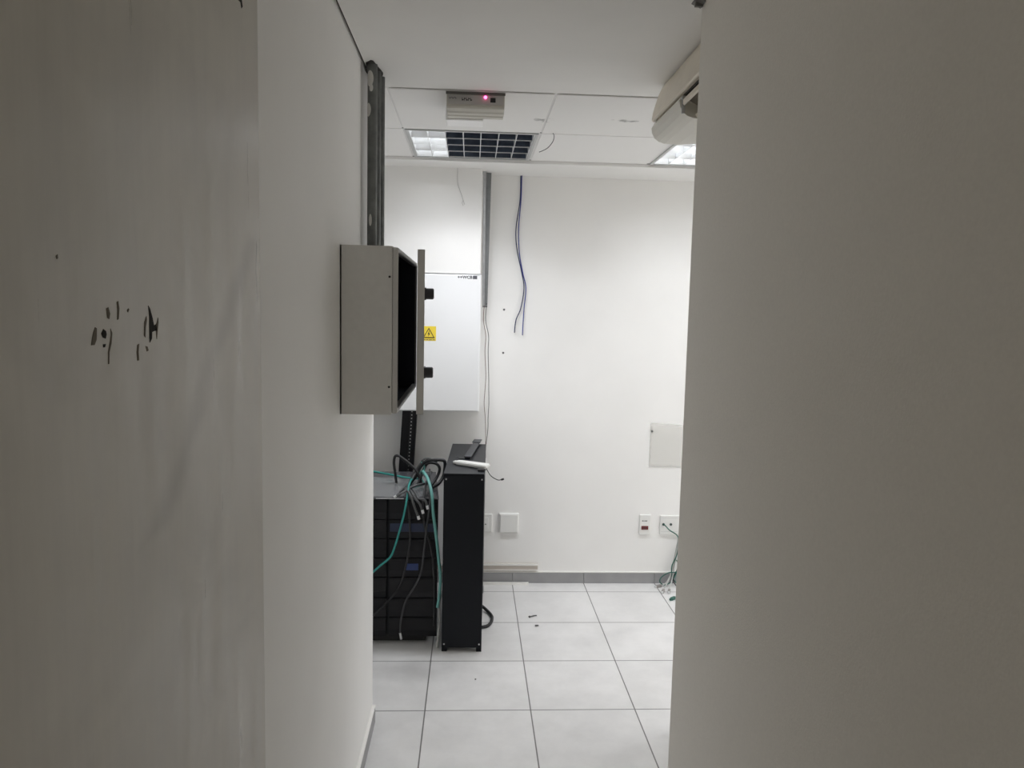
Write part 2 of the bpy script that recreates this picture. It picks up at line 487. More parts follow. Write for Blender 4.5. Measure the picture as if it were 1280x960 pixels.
# the old door leaf folded flat against the left wall
DX = -.34
d1 = root('door_1', (-.357, .82, .012), 'scuffed grey-white flush door leaf folded against the left wall', 'door', kind='structure')
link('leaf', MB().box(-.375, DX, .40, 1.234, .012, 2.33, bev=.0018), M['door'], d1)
MARKS = {'hole1': [(0.709, 1.65), (0.713, 1.654), (0.718, 1.652), (0.719, 1.649), (0.717, 1.645), (0.712, 1.646), (0.71, 1.648)],
 'smudge': [(0.698, 1.656), (0.701, 1.655), (0.7, 1.645), (0.696, 1.64), (0.69, 1.64), (0.692, 1.646), (0.695, 1.652)],
 'hook': [(0.727, 1.654), (0.73, 1.65), (0.728, 1.64), (0.7235, 1.632), (0.7225, 1.621), (0.7205, 1.621), (0.721, 1.632), (0.7255, 1.642), (0.7275, 1.648)],
 'st1': [(0.72, 1.673), (0.724, 1.674), (0.727, 1.668), (0.725, 1.663), (0.722, 1.664), (0.721, 1.668)],
 'st2': [(0.741, 1.679), (0.744, 1.68), (0.746, 1.673), (0.744, 1.663), (0.741, 1.662), (0.742, 1.672)],
 'dot1': [(0.762, 1.671), (0.765, 1.673), (0.767, 1.672), (0.764, 1.669)],
 'tear': [(0.811, 1.676), (0.815, 1.673), (0.821, 1.663), (0.824, 1.655), (0.829, 1.656), (0.832, 1.649), (0.825, 1.649), (0.819, 1.648), (0.818, 1.641), (0.813, 1.637), (0.812, 1.643), (0.8125, 1.654), (0.813, 1.664)],
 'tear2': [(0.801, 1.659), (0.806, 1.665), (0.807, 1.661), (0.804, 1.654), (0.802, 1.643), (0.799, 1.645)],
 'tear3': [(0.8285, 1.655), (0.832, 1.658), (0.835, 1.663), (0.836, 1.658), (0.833, 1.648), (0.8305, 1.640), (0.829, 1.648)],
 'st3': [(0.783, 1.636), (0.787, 1.637), (0.785, 1.629), (0.786, 1.62), (0.782, 1.62), (0.781, 1.628)],
 'dot2': [(0.802, 1.634), (0.807, 1.633), (0.809, 1.629), (0.805, 1.628)],
 'dot3': [(0.712, 1.64), (0.717, 1.64), (0.715, 1.637), (0.712, 1.637)],
 'topscar': [(1.122, 2.112), (1.135, 2.122), (1.150, 2.122), (1.156, 2.109), (1.150, 2.104), (1.146, 2.111), (1.133, 2.110)]}
DEEP = ('hole1', 'tear', 'topscar', 'dot3')
for k, poly in MARKS.items():
    deep = k in DEEP
    link('torn_hole' if deep else 'scuff_mark', MB().prism(poly, 'x', DX - .002, DX + .0004), M['hole'] if deep else M['smear'], d1)
link('scuff_mark', MB().prism([(.638, 1.7155), (.6405, 1.717), (.641, 1.714), (.639, 1.713)], 'x', DX - .002, DX + .0004), M['smear'], d1)

# ------------------------------------------------------------------ grey enclosure on the left wall
B0, B1, BZ0, BZ1, BX = 2.173, 2.93, 1.369, 1.853, -.229
e = root('electrical_box', (XL, 2.55, BZ0), 'grey metal electrical box on the left wall with its door ajar', 'electrical box')
sh = MB()
sh.box(XL, XL + .004, B0, B1, BZ0, BZ1)
sh.box(XL, BX, B0, B0 + .004, BZ0, BZ1).box(XL, BX, B1 - .004, B1, BZ0, BZ1)
sh.box(XL, BX, B0 + .004, B1 - .004, BZ0, BZ0 + .004).box(XL, BX, B0 + .004, B1 - .004, BZ1 - .004, BZ1)
link('body', sh, M['box'], e)
rim = MB()
R_ = .018
for (y0, y1, z0, z1) in ((B0 + .003, B0 + R_, BZ0 + .003, BZ1 - .003), (B1 - R_, B1 - .003, BZ0 + .003, BZ1 - .003),
                         (B0 + R_, B1 - R_, BZ0 + .003, BZ0 + R_), (B0 + R_, B1 - R_, BZ1 - R_, BZ1 - .003)):
    rim.box(BX, BX + .016, y0, y1, z0, z1, bev=.003)
link('rim', rim, M['boxlip'], e)
lin = MB()
lin.box(XL + .005, XL + .010, B0 + .005, B1 - .005, BZ0 + .005, BZ1 - .005)
lin.box(XL + .005, BX - .001, B0 + .0045, B0 + .006, BZ0 + .005, BZ1 - .005).box(XL + .005, BX + .010, B1 - .02, B1 - .0185, BZ0 + .005, BZ1 - .005)
lin.box(XL + .005, BX - .001, B0 + .005, B1 - .005, BZ0 + .0045, BZ0 + .006).box(XL + .005, BX - .001, B0 + .005, B1 - .005, BZ1 - .006, BZ1 - .0045)
link('inner_shade', lin, M['navy'], e, label='inside of the box with its shade painted dark navy')  # lining coloured dark to paint the shade inside the box
for z in (1.766, 1.450):
    link('screw_hole', MB().cyl((-.2365, B0 - .0008, z), (-.2365, B0 + .003, z), .0034, 12), M['ink'], e)
# door: hinged at the far edge, standing a few degrees open
HX, HY = -.206, B1 - .004
DL = .735
ang = math.atan2(.047, DL)
mtx = Matrix.Translation((HX, HY, 0)) @ Matrix.Rotation(ang, 4, 'Z')
dm = MB()
dm.box(.0, .0022, -DL, 0, BZ0 - .001, BZ1 - .006, mtx=Matrix.Translation((HX + .019, HY, 0)) @ Matrix.Rotation(ang, 4, 'Z'))
mt2 = mtx
for (y0, y1, z0, z1) in ((-DL, -DL + .003, BZ0 - .001, BZ1 - .006), (-.003, 0, BZ0 - .001, BZ1 - .006),
                         (-DL, 0, BZ0 - .001, BZ0 + .002), (-DL, 0, BZ1 - .009, BZ1 - .006)):
    dm.box(0, .0205, y0, y1, z0, z1, bev=.001, seg=1, mtx=mt2)
door = link('door', dm, M['boxlip'], e)
link('door_inner_shade', MB().box(.0165, .0185, -DL + .004, -.004, BZ0 + .003, BZ1 - .010, mtx=mt2), M['navy'], door)
for z in (1.722, 1.486):
    k = MB()
    yk = -DL + .075
    p = lambda x: mtx @ Vector((x, yk, z))
    k.cyl(p(.020), p(.026), .0185, 20).cyl(p(.026), p(.046), .0165, 20).cyl(p(.046), p(.049), .0165, 20, r2=.0135)
    link('latch', k, M['knob'], door)
for z in (1.45, 1.77):
    link('hinge', MB().cyl((HX + .004, HY + .008, z - .03), (HX + .004, HY + .008, z + .03), .005, 10), M['knob'], e)

# conduits: three in a row from the box up to the ceiling
for i, (x, y, r, lab) in enumerate(((-.343, 2.600, .0165, 'scuffed grey conduit nearest the passage, above the grey box'),
                                    (-.336, 2.668, .0135, 'middle grey conduit of the three above the grey box'),
                                    (-.331, 2.735, .0135, 'grey conduit farthest into the room above the grey box'))):
    c = root('conduit', (x, y, BZ1), lab, 'conduit', 'conduits above the grey box')
    link('pipe', MB().cyl((x, y, BZ1 + .002), (x, y, ZC + .01), r, 24), M['pipe'], c)
    link('locknut', MB().cyl((x, y, BZ1), (x, y, BZ1 + .012), r + .006, 8).cyl((x, y, BZ1 + .012), (x, y, BZ1 + .03), r + .002, 20), M['pipefit'], c)
    if i == 0:
        for (a, z, w, h) in ((-2.0, 2.43, .012, .026), (-2.35, 2.33, .010, .022), (-1.7, 2.40, .006, .012), (-1.8, 1.97, .005, .02)):
            sp = MB()
            def fn(u, v, a=a, z=z, w=w, h=h, r=r, x=x, y=y):
                uu, vv = u * 2 - 1, v * 2 - 1
                k = math.sqrt(max(0, 1 - .5 * uu * uu)); q = math.sqrt(max(0, 1 - .5 * vv * vv))
                t = a + uu * q * w / r
                return Vector((x + (r + .0006) * math.cos(t), y + (r + .0006) * math.sin(t), z + vv * k * h))
            link('paint_splash', sp.grid(fn, 8, 8), M['scuff'], c)
# ragged plaster patch where they enter the ceiling
pl = MB()
poly = [(-.347 + .026 * math.cos(t) * (1 + .2 * math.sin(3 * t)), 2.655 + .098 * math.sin(t) * (1 + .10 * math.cos(5 * t))) for t in [2 * PI * k / 22 for k in range(22)]]
struct('trim_5', pl.prism(poly, 'z', ZC - .001, ZC + .004), M['gap'], 'ragged dark hole in the ceiling around the three conduits', 'ceiling trim')

# ------------------------------------------------------------------ white cabinet on the back wall
c = root('wall_cabinet', (-.45, 4.40, 1.088), 'large white metal cabinet with yellow warning sticker, on the back wall', 'electrical cabinet')
link('body', MB().box(-.95, .050, 4.305, YB, 1.088, 1.875, bev=.006, seg=3), M['cab'], c)
dr = link('door', MB().box(-.945, .047, 4.289, 4.304, 1.093, 1.871, bev=.005, seg=3), M['cab'], c)
st = link('warning_sticker', MB().box(-.284, -.203, 4.2880, 4.2892, 1.494, 1.577, bev=.0004, seg=1), M['yellow'], dr, label='yellow electrical hazard sticker')
def tri(s, cx, cz): return [(cx - s, cz - s * .84), (cx + s, cz - s * .84), (cx, cz + s * .9)]
o_, i_ = tri(.034, -.2435, 0), tri(.026, -.2435, -.001)
CZ = 1.538
m_ = MB()
for a in range(3):
    b = (a + 1) % 3
    m_.prism([(o_[a][0], CZ + o_[a][1]), (o_[b][0], CZ + o_[b][1]), (i_[b][0], CZ + i_[b][1]), (i_[a][0], CZ + i_[a][1])], 'y', 4.2874, 4.2885)
link('hazard_symbol', m_.prism([(-.2405, CZ + .014), (-.2505, CZ - .006), (-.2445, CZ - .006), (-.2475, CZ - .021), (-.2365, CZ - .001), (-.243, CZ - .001), (-.238, CZ + .014)], 'y', 4.2874, 4.2885), M['ink'], dr)
tx = MB()
RX = Matrix.Rotation(PI / 2, 4, 'X')
for x0, x1 in ((-.278, -.262), (-.258, -.247), (-.243, -.226), (-.222, -.209)):
    tx.box(x0, x1, 4.2874, 4.2885, 1.4985, 1.5025)
link('sticker_print', tx, M['greyink'], dr)
lg = MB()
lg.text('++WCB', .024, Matrix.Translation((-.044, 4.2884, 1.857)) @ RX, bold=.0008)
lg.box(.001, .025, 4.2876, 4.2886, 1.848, 1.866)
lg.box(.005, .007, 4.2874, 4.2884, 1.864, 1.869)
lg.box(.008, .044, 4.2876, 4.2886, 1.8675, 1.8685)
link('logo_print', lg, M['greyink'], dr, label='small grey printed letters and block emblem')
# thin string hanging on the bulkhead
tag(link('hanging_string', MB().tube([(-.094, 4.296, 2.461), (-.094, 4.297, 2.40), (-.089, 4.297, 2.366), (-.070, 4.297, 2.315), (-.060, 4.296, 2.285), (-.052, 4.297, 2.262)], .0016, 6)
    .tube([(-.060, 4.296, 2.285), (-.066, 4.296, 2.272), (-.060, 4.297, 2.255)], .0016, 6), M['crack']),
    'thin grey string hanging on the white projection above the cabinet', 'string')

# ------------------------------------------------------------------ steel channel with thin wires, blue cables
ch = root('steel_channel', (.085, 4.40, 1.691), 'galvanised steel channel hanging beside the white cabinet', 'cable channel')
def lerp(a, b, t): return a + (b - a) * t
def slanted(x0t, x1t, x0b, x1b, y0, y1, zt, zb):
    mbx = MB(); b = bmesh.new()
    vs = [b.verts.new(p) for p in ((x0b, y0, zb), (x1b, y0, zb), (x1b, y1, zb), (x0b, y1, zb), (x0t, y0, zt), (x1t, y0, zt), (x1t, y1, zt), (x0t, y1, zt))]
    for f in ((0, 1, 2, 3), (4, 5, 6, 7), (0, 1, 5, 4), (1, 2, 6, 5), (2, 3, 7, 6), (3, 0, 4, 7)): b.faces.new([vs[k] for k in f])
    mbx._merge(b); return mbx
fl = slanted(.050, .067, .060, .071, 4.378, 4.381, 2.462, 1.70)          # front flange
link('front_flange', fl, M['galv'], ch)
bk = slanted(.050, .098, .060, .088, 4.418, 4.421, 2.462, 1.691)
tmp = slanted(.050, .053, .060, .063, 4.381, 4.418, 2.462, 1.691)
me_ = bpy.data.meshes.new('t'); tmp.bm.to_mesh(me_); tmp.bm.free(); bk.bm.from_mesh(me_); bpy.data.meshes.remove(me_)
link('web', bk, M['galvdark'], ch)
link('end_screw', MB().cyl((.083, 4.416, 1.703), (.083, 4.410, 1.703), .004, 10), M['screw'], ch)
wz = [1.715, 1.617, 1.524, 1.43, 1.289, 1.2, 1.123, 1.04, .955, .80]
w1 = [.071, .067, .082, .079, .087, .083, .080, .088, .092, .094]
w2 = [.084, .080, .099, .098, .104, .106, .108, .105, .104, .085]
tag(link('thin_wire', MB().tube([(x, 4.40, z) for x, z in zip(w1, wz)], .0017, 6), M['brown']),
    'thin brown wire dangling from the steel channel, the left one', 'wire', 'wires below the steel channel')
tag(link('thin_wire', MB().tube([(x, 4.405, z) for x, z in zip(w2, wz)], .0017, 6), M['blk']),
    'thin black wire dangling from the steel channel, the right one', 'wire', 'wires below the steel channel')
b1 = [(.271, 2.463), (.270, 2.323), (.250, 2.16), (.257, 2.044), (.289, 1.904), (.305, 1.81), (.289, 1.692), (.262, 1.62), (.254, 1.544)]
b2 = [(.277, 2.463), (.275, 2.323), (.265, 2.16), (.272, 2.021), (.294, 1.904), (.316, 1.811), (.308, 1.692), (.305, 1.621), (.302, 1.53)]
tag(link('blue_cable', MB().tube([(x, 4.478, z) for x, z in b1], .0030, 8), M['nblue']),
    'dark blue cable hanging on the back wall, ending farther left', 'cable', 'blue cables on the back wall')
tag(link('blue_cable', MB().tube([(x, 4.474, z) for x, z in b2], .0030, 8), M['blue']),
    'blue cable hanging on the back wall, ending farther right', 'cable', 'blue cables on the back wall')
for z, lab in ((1.680, 'upper small grey anchor hole beside the blue cables'), (1.422, 'lower small grey anchor hole below the blue cables')):
    tag(link('wall_anchor', MB().cyl((.19, YB - .002, z), (.19, YB + .002, z), .0062, 14).cyl((.19, YB - .003, z), (.19, YB, z), .003, 8), M['debris']), lab, 'wall anchor', 'anchor holes on the back wall')

# ------------------------------------------------------------------ sockets and plates on the back wall
def plate(x0, x1, z0, z1, name, label, cat, depth=.012):
    r = root(name, ((x0 + x1) / 2, YB, z0), label, cat)
    link('cover', MB().box(x0, x1, YB - depth, YB + .002, z0, z1, bev=.004, seg=3), M['white'], r)
    return r
p = plate(.024, .1435, .322, .434, 'wall_socket', 'white wall socket half hidden behind the tall black cabinet', 'socket')
link('insert', MB().box(.058, .120, YB - .014, YB - .010, .342, .414, bev=.002), M['white'], p)
for x in (.092, .104): link('socket_hole', MB().cyl((x, YB - .0146, .372), (x, YB - .010, .372), .0042, 10), M['jack'], p)
p = plate(.186, .307, .315, .440, 'blank_plate', 'blank white square wall plate right of the tall black cabinet', 'wall plate', .014)
link('bevel_cap', MB().box(.192, .301, YB - .019, YB - .012, .322, .434, bev=.003), M['white'], p)
p = plate(1.056, 1.126, .312, .437, 'red_socket', 'white wall plate with a dark red socket', 'socket')
link('socket_face', MB().box(1.068, 1.111, YB - .016, YB - .010, .344, .367, bev=.002), M['red'], p, label='dark red socket')
for x0, x1 in ((1.071, 1.081), (1.085, 1.092), (1.094, 1.103)):
    link('printed_mark', MB().box(x0, x1, YB - .0128, YB - .0115, .396, .402), M['greyink'], p)
link('pin_slot', MB().box(1.075, 1.104, YB - .0166, YB - .0155, .3535, .3575), M['ink'], p)
p = plate(1.184, 1.304, .312, .434, 'data_plate', 'white wall plate with two data jacks and a green cable', 'socket')
for x in (1.206, 1.252):
    link('jack', MB().cyl((x, YB - .015, .378), (x, YB - .010, .378), .008, 14), M['jack'], p)
for z in (.332, .4195): link('insert_line', MB().box(1.19, 1.298, YB - .0128, YB - .0115, z, z + .0015), M['frame'], p)
# cables hanging from the plate, plugs on the floor
tag(link('patch_cable', MB().tube([(1.206, YB - .014, .378), (1.212, YB - .035, .376), (1.236, YB - .05, .352), (1.285, YB - .05, .318), (1.300, YB - .045, .26), (1.286, YB - .04, .18), (1.262, YB - .04, .12), (1.268, YB - .045, .05), (1.300, YB - .06, .012)], .0035, 8), M['dkgreen']),
    'dark green cable plugged into the double data plate', 'cable', 'loose data cables at the right')
LC = [
    ('palecable', [(1.300, 4.47, .30), (1.284, 4.465, .20), (1.270, 4.46, .126), (1.246, 4.44, .045), (1.212, 4.40, .012), (1.187, 4.345, .012)], 'pale grey loose cable whose plug lies frontmost left of two'),
    ('palecable', [(1.305, 4.47, .30), (1.291, 4.46, .20), (1.278, 4.455, .12), (1.262, 4.43, .05), (1.235, 4.385, .012), (1.222, 4.345, .012)], 'pale grey loose cable with its plug pointing at the viewer'),
    ('palecable', [(1.309, 4.475, .31), (1.293, 4.465, .20), (1.265, 4.455, .09), (1.232, 4.435, .03), (1.205, 4.425, .012), (1.188, 4.418, .012)], 'pale grey loose cable with its plug nearest the baseboard'),
    ('dkgreen', [(1.312, 4.46, .27), (1.300, 4.45, .15), (1.290, 4.44, .092), (1.240, 4.44, .084), (1.196, 4.44, .055), (1.187, 4.435, .026), (1.215, 4.43, .010), (1.256, 4.43, .03), (1.285, 4.43, .085), (1.297, 4.43, .14), (1.285, 4.44, .165)], 'dark green loose cable coiled in a loop'),
    ('dkgreen', [(1.315, 4.45, .18), (1.325, 4.40, .06), (1.315, 4.32, .012), (1.26, 4.255, .010), (1.222, 4.225, .012)], 'dark green loose cable lying nearest the viewer'),
    ('blk', [(1.316, 4.46, .20), (1.298, 4.45, .11), (1.268, 4.43, .05), (1.285, 4.40, .012), (1.330, 4.39, .010)], 'black loose cable behind the pale ones'),
]
for k, (mm, pts, lab) in enumerate(LC):
    r = root('loose_cable', (pts[-1][0], pts[-1][1], 0), lab + ' at the right end', 'cable', 'loose data cables at the right')
    link('cord', MB().tube(pts, .0034, 8), M[mm], r)
    a, b = Vector(pts[-2]), Vector(pts[-1])
    if k in (0, 1, 2, 4):
        d = (b - a); d.z = 0; d.normalize()
        mtx_ = Matrix.Translation((b.x, b.y, .0095)) @ Matrix.Rotation(math.atan2(d.y, d.x), 4, 'Z')
        link('plug', MB().box(-.004, .034, -.0075, .0075, -.009, .008, bev=.002, mtx=mtx_), M['plug'] if k != 4 else M['dkgreen'], r)
        link('contact_tip', MB().box(.034, .044, -.006, .006, -.007, .005, bev=.001, seg=1, mtx=mtx_), M['clear'] if k != 4 else M['dkgreen'], r)
# plastic sheet fixed to the wall
s = root('plastic_sheet', (1.20, YB, .73), 'frosted plastic sheet fixed to the wall near the right edge', 'plastic sheet')
def fs(u, v):
    x = lerp(1.1005, 1.315, u); z = lerp(.735, 1.013, v)
    return Vector((x, YB - .004 - .006 * u * v - .003 * math.sin(u * 7) * v, z - .012 * u * v * v))
link('sheet', MB().grid(fs, 16, 12, .0012), M['pocket'], s)
link('screw', MB().cyl((1.113, YB - .010, .959), (1.113, YB, .959), .0058, 12), M['debris'], s)
# trunking and loose strip
tr = root('cable_trunking', (.1, YB, .082), 'short beige cable trunking fixed above the back baseboard', 'cable trunking')
link('trough', MB().box(-.25, .431, YB - .014, YB + .001, .082, .1235, bev=.001), M['trunk'], tr)
link('lid', MB().box(-.25, .4305, YB - .018, YB - .013, .1115, .1245, bev=.0015).box(-.25, .4305, YB - .018, YB - .013, .081, .086, bev=.0015), M['trim'], tr)
tag(link('loose_strip', MB().prism([(-.12, 4.448), (.355, 4.448), (.374, 4.455), (.374, 4.466), (-.12, 4.466)], 'z', .0005, .013), M['trim']),
    'white plastic strip lying on the floor against the baseboard', 'plastic strip')

# ------------------------------------------------------------------ black slotted duct behind the left cabinet
dk = root('cable_duct', (-.37, 4.45, .60), 'black slotted cable duct on the wall below the white cabinet', 'cable duct')
rot = Matrix.Translation((-.358, 4.45, 1.086)) @ Matrix.Rotation(-math.atan2(.016, .32), 4, 'Y') if False else None
def ductx(z): return -.3575 - .016 * (1.086 - z) / .337 * 1.15
dd = MB()
b = bmesh.new()
def quadbox(mbx, xa0, xa1, xb0, xb1, y0, y1, zt, zb):
    q = slanted(xa0, xa1, xb0, xb1, y0, y1, zt, zb)
    t = bpy.data.meshes.new('t'); q.bm.to_mesh(t); q.bm.free(); mbx.bm.from_mesh(t); bpy.data.meshes.remove(t)
b.free()
xt, xb = ductx(1.086), ductx(.62)
quadbox(dd, xt - .042, xt + .042, xb - .042, xb + .042, 4.425, YB - .001, 1.086, .62)
link('duct_body', dd, M['duct'], dk)
lp = MB()
quadbox(lp, xt - .043, xt + .004, xb - .043, xb + .004, 4.418, 4.424, 1.0855, .621)
quadbox(lp, xt + .022, xt + .043, xb + .022, xb + .043, 4.418, 4.424, 1.0855, .621)
link('lid', lp, M['bezel'], dk)
sl = MB()
for k in range(22):
    z = 1.07 - k * .0205
    x = ductx(z) + .013
    sl.box(x - .003, x + .003, 4.4235, 4.4250, z - .005, z + .001)
link('slots', sl, M['screw'], dk, label='row of small pale slots')

# ------------------------------------------------------------------ tall black cabinet
rz = -math.atan2(.022, .79)
bc = root('battery_cabinet', (-.025, 3.547, 0), 'tall narrow black metal cabinet standing on the tiles', 'cabinet', rotz=rz)
W_, D_, H_ = .098, .80, .892
link('body', MB().box(-W_ + .002, W_ - .002, .004, D_, .035, H_ - .0015, bev=.002), M['black'], bc, local=True)
link('front_panel', MB().box(-W_, W_, 0, .004, .022, H_ - .006, bev=.0015), M['black'], bc, local=True)
link('top_panel', MB().box(-W_ - .0005, W_ + .0005, -.001, D_ + .001, H_ - .003, H_, bev=.0012), M['cabtop'], bc, local=True)
for sx in (-1, 1):
    for z in (.040, H_ - .028):
        link('screw', MB().cyl((sx * (W_ - .012), -.0022, z), (sx * (W_ - .012), .001, z), .0040, 12), M['screw'], bc, local=True)
    for y in (.004, D_ - .03):
        link('foot', MB().box(sx * W_ - (.026 if sx > 0 else 0), sx * W_ + (.026 if sx < 0 else 0), y, y + .026, 0, .036, bev=.001), M['black'], bc, local=True)

# things lying on it
ZT = .8925
sk = root('grey_bar', (.02, 4.13, ZT), 'dark grey flat bar lying on the tall black cabinet, sticking out behind', 'metal bar')
v0, v1 = Vector((-.012, 3.885, 0)), Vector((.047, 4.375, 0))
dv = (v1 - v0); L_ = dv.length
mk = Matrix.Translation((v0.x, v0.y, ZT)) @ Matrix.Rotation(math.atan2(dv.y, dv.x), 4, 'Z')
link('bar_body', MB().box(0, L_, -.019, .019, .0105, .0175, bev=.003, mtx=mk), M['stick'], sk)
link('bar_foot', MB().box(.004, L_ - .12, -.014, .014, 0, .0105, bev=.001, mtx=mk), M['black'], sk)
link('bar_end', MB().box(L_ - .09, L_ + .006, -.024, .024, .0175, .0225, bev=.002, mtx=mk), M['stick'], sk)
wd = root('white_strip_device', (.01, 3.715, ZT), 'slim white plastic device lying at the front of the tall black cabinet', 'plastic device')
mk = Matrix.Translation((.013, 3.722, ZT)) @ Matrix.Rotation(-.56, 4, 'Z')
out = [(-.094, -.010), (-.085, -.026), (.075, -.034), (.094, -.026), (.096, .018), (.080, .030), (-.075, .024), (-.092, .012)]
q = MB().prism(out, 'z', .002, .019); bmesh.ops.bevel(q.bm, geom=list(q.bm.edges), offset=.004, segments=3, affect='EDGES'); bmesh.ops.transform(q.bm, matrix=mk, verts=q.bm.verts)
link('shell', q, M['white'], wd)
link('end_cap', MB().box(-.108, -.086, -.015, .011, .003, .016, bev=.004, mtx=mk), M['white'], wd)
link('underside', MB().box(-.070, .080, -.022, .018, 0, .004, mtx=mk), M['grey'], wd)
tag(link('black_adapter', MB().box(.040, .073, 3.598, 3.628, ZT, ZT + .010, bev=.002).cyl((.073, 3.613, ZT + .005), (.080, 3.613, ZT + .005), .0035, 10), M['blk']),
    'small black block on the front right corner of the tall black cabinet', 'adapter')
tag(link('grey_clip', MB().box(-.055, -.020, 3.90, 3.915, ZT, ZT + .004, bev=.001).tube([(-.055, 3.91, ZT + .003), (-.066, 3.93, ZT + .004), (-.07, 3.95, ZT + .003)], .002, 6), M['grey']),
    'small grey clip beside the dark bar on the tall black cabinet', 'clip')
tl = root('cable_tail', (.19, 4.2, .71), 'thin black cable tail sticking out behind the tall black cabinet', 'cable')
link('cord', MB().tube([(.07, 4.40, .78), (.097, 4.30, .757), (.124, 4.24, .727), (.161, 4.21, .711), (.183, 4.20, .714)], .0024, 8), M['blk'], tl)
link('tip', MB().cyl((.181, 4.20, .7135), (.197, 4.20, .719), .0055, 10), M['blk'], tl)
tag(link('power_cable', MB().tube([(.03, 4.06, .05), (.076, 4.057, .03), (.112, 4.024, .012), (.134, 3.965, .009), (.135, 3.91, .009), (.122, 3.855, .009), (.097, 3.823, .009), (.03, 3.808, .009)], .0085, 10), M['blk']),
    'thick black power cable looping on the floor beside the tall cabinet', 'cable')

# ------------------------------------------------------------------ wide black cabinet (drawer stack) on the left
up = root('ups_cabinet', (-.435, 3.93, 0), 'wide black drawer-fronted power cabinet buried under cables, at the left', 'power cabinet')
U0, U1, UF, UB, UH = -.72, -.150, 3.628, 4.235, .747
link('body', MB().box(U0, U1 - .047, UF + .022, UB, .045, UH - .003, bev=.002), M['black'], up)
link('plinth', MB().box(U0 + .02, U1 - .06, UF + .05, UB - .02, 0, .045), M['ink'], up)
link('top_panel', MB().prism([(U0 - .002, UF + .002), (U1 + .002, UF + .002), (U1 - .042, UB + .002), (U0 - .002, UB + .002)], 'z', UH - .004, UH), M['upstop'], up)
link('edge_highlight', MB().box(-.455, -.32, UF - .0005, UF + .004, UH - .0035, UH + .0008, bev=.0008, seg=1), M['screw'], up, label='bright strip put in as an edge highlight')  # bright strip stands in for a highlight on the front edge
zr = [.741, .640, .543, .445, .347, .241, .141, .040]
for k in range(7):
    z1_, z0_ = zr[k] - .002, zr[k + 1] + .002
    for (x0, x1) in ((U0, -.402), (-.391, U1)):
        prof = [(UF + .020, z0_), (UF + .006, z0_), (UF + .0005, z0_ + .030), (UF - .001, z0_ + .034), (UF - .001, z1_ - .008), (UF + .003, z1_), (UF + .020, z1_)]
        q = MB().prism(prof, 'x', x0 + .001, x1 - .001)
        link('drawer_front', q, M['bezel'], up)
link('blue_label', MB().box(-.305, -.245, UF - .003, UF + .001, .385, .419, bev=.001, seg=1), M['bluelabel'], up, label='small blue label')
link('blue_reflection', MB().box(-.386, -.158, UF - .0025, UF + .001, .580, .622, bev=.001, seg=1), M['bluereflect'], up, label='bluish reflection painted across the drawer')  # faint bluish reflection painted as a thin dark blue strip
# crumpled clear film on top
def ff(u, v):
    x = lerp(-.69, -.215, u); y = lerp(3.635, 4.06, v)
    p_ = Vector((x * 14, y * 9, 0))
    h = .004 + .010 * abs(noise.noise(p_)) + .006 * abs(noise.noise(p_ * 2.3))
    return Vector((x, y, UH + h))
tag(link('plastic_film', MB().grid(ff, 44, 36), M['film']), 'crumpled clear plastic film lying on the wide black cabinet', 'plastic film')

# ------------------------------------------------------------------ cables over the wide cabinet
F_ = 3.600
def cable(name, mm, r, pts, label, group='cables on the wide black cabinet', cat='cable', plug=None):
    rt = root(name, pts[0], label, cat, group)
    link('cord', MB().tube(pts, r, 10), M[mm], rt)
    if plug:
        for (q0, q1, rad, pm) in plug:
            link('connector', MB().cyl(q0, q1, rad, 10), M[pm], rt)
    return rt
cable('green_cable', 'green', .0052, [(-.28, 3.96, .775), (-.30, 3.86, .79), (-.302, 3.70, .79), (-.303, F_ + .012, .745), (-.320, F_, .655), (-.340, F_, .580), (-.357, F_, .520), (-.380, F_, .462), (-.428, F_, .418), (-.486, F_, .366), (-.56, F_, .31), (-.66, F_ + .004, .25), (-.735, F_ + .02, .21), (-.750, 3.70, .16), (-.752, 3.80, .01)],
      'teal cable draped over the drawers and running down to the left')
cable('green_cable', 'lgreen', .0078, [(-.262, 3.98, .80), (-.240, 3.86, .83), (-.205, 3.70, .825), (-.182, F_ + .01, .775), (-.174, F_ - .004, .69), (-.157, F_ - .004, .566), (-.143, F_ - .004, .445), (-.134, F_ - .004, .356), (-.139, F_ - .004, .262), (-.147, F_, .205)],
      'thick pale teal cable hanging down the right side of the drawers')
cable('green_cable', 'green', .0055, [(-.68, 4.22, .775), (-.537, 4.14, .768), (-.423, 4.065, .766), (-.34, 4.01, .764), (-.27, 3.98, .765)],
      'teal cable lying across the back of the wide cabinet top')
cable('green_cable', 'lgreen', .0045, [(-.255, 3.90, .876), (-.236, 3.90, .842), (-.253, 3.89, .795), (-.238, 3.88, .764), (-.275, 3.84, .755), (-.31, 3.80, .756)],
      'teal cable rising in a bend within the cable tangle')
cable('grey_cable', 'dgrey', .0048, [(-.21, 3.92, .83), (-.196, 3.75, .83), (-.190, F_ + .01, .760), (-.193, F_ - .006, .70), (-.203, F_ - .006, .626), (-.213, F_ - .006, .526), (-.228, F_ - .006, .396), (-.256, F_ - .004, .323), (-.302, F_ - .004, .241), (-.327, F_, .138), (-.330, F_, .07)],
      'dark grey cable hanging down the front of the drawers to a silver tip',
      plug=[((-.330, F_, .075), (-.324, F_, .042), .0062, 'screw')])
cable('black_cable', 'blk', .0050, [(-.30, F_ + .01, .74), (-.288, F_ - .002, .66), (-.286, F_ - .002, .525), (-.309, F_ - .002, .396), (-.340, F_ - .002, .302), (-.418, F_ - .002, .208), (-.475, F_, .15), (-.53, F_ - .005, .07), (-.57, F_ - .02, .008), (-.63, F_ - .03, .006)],
      'black cable crossing the drawers towards the lower left')
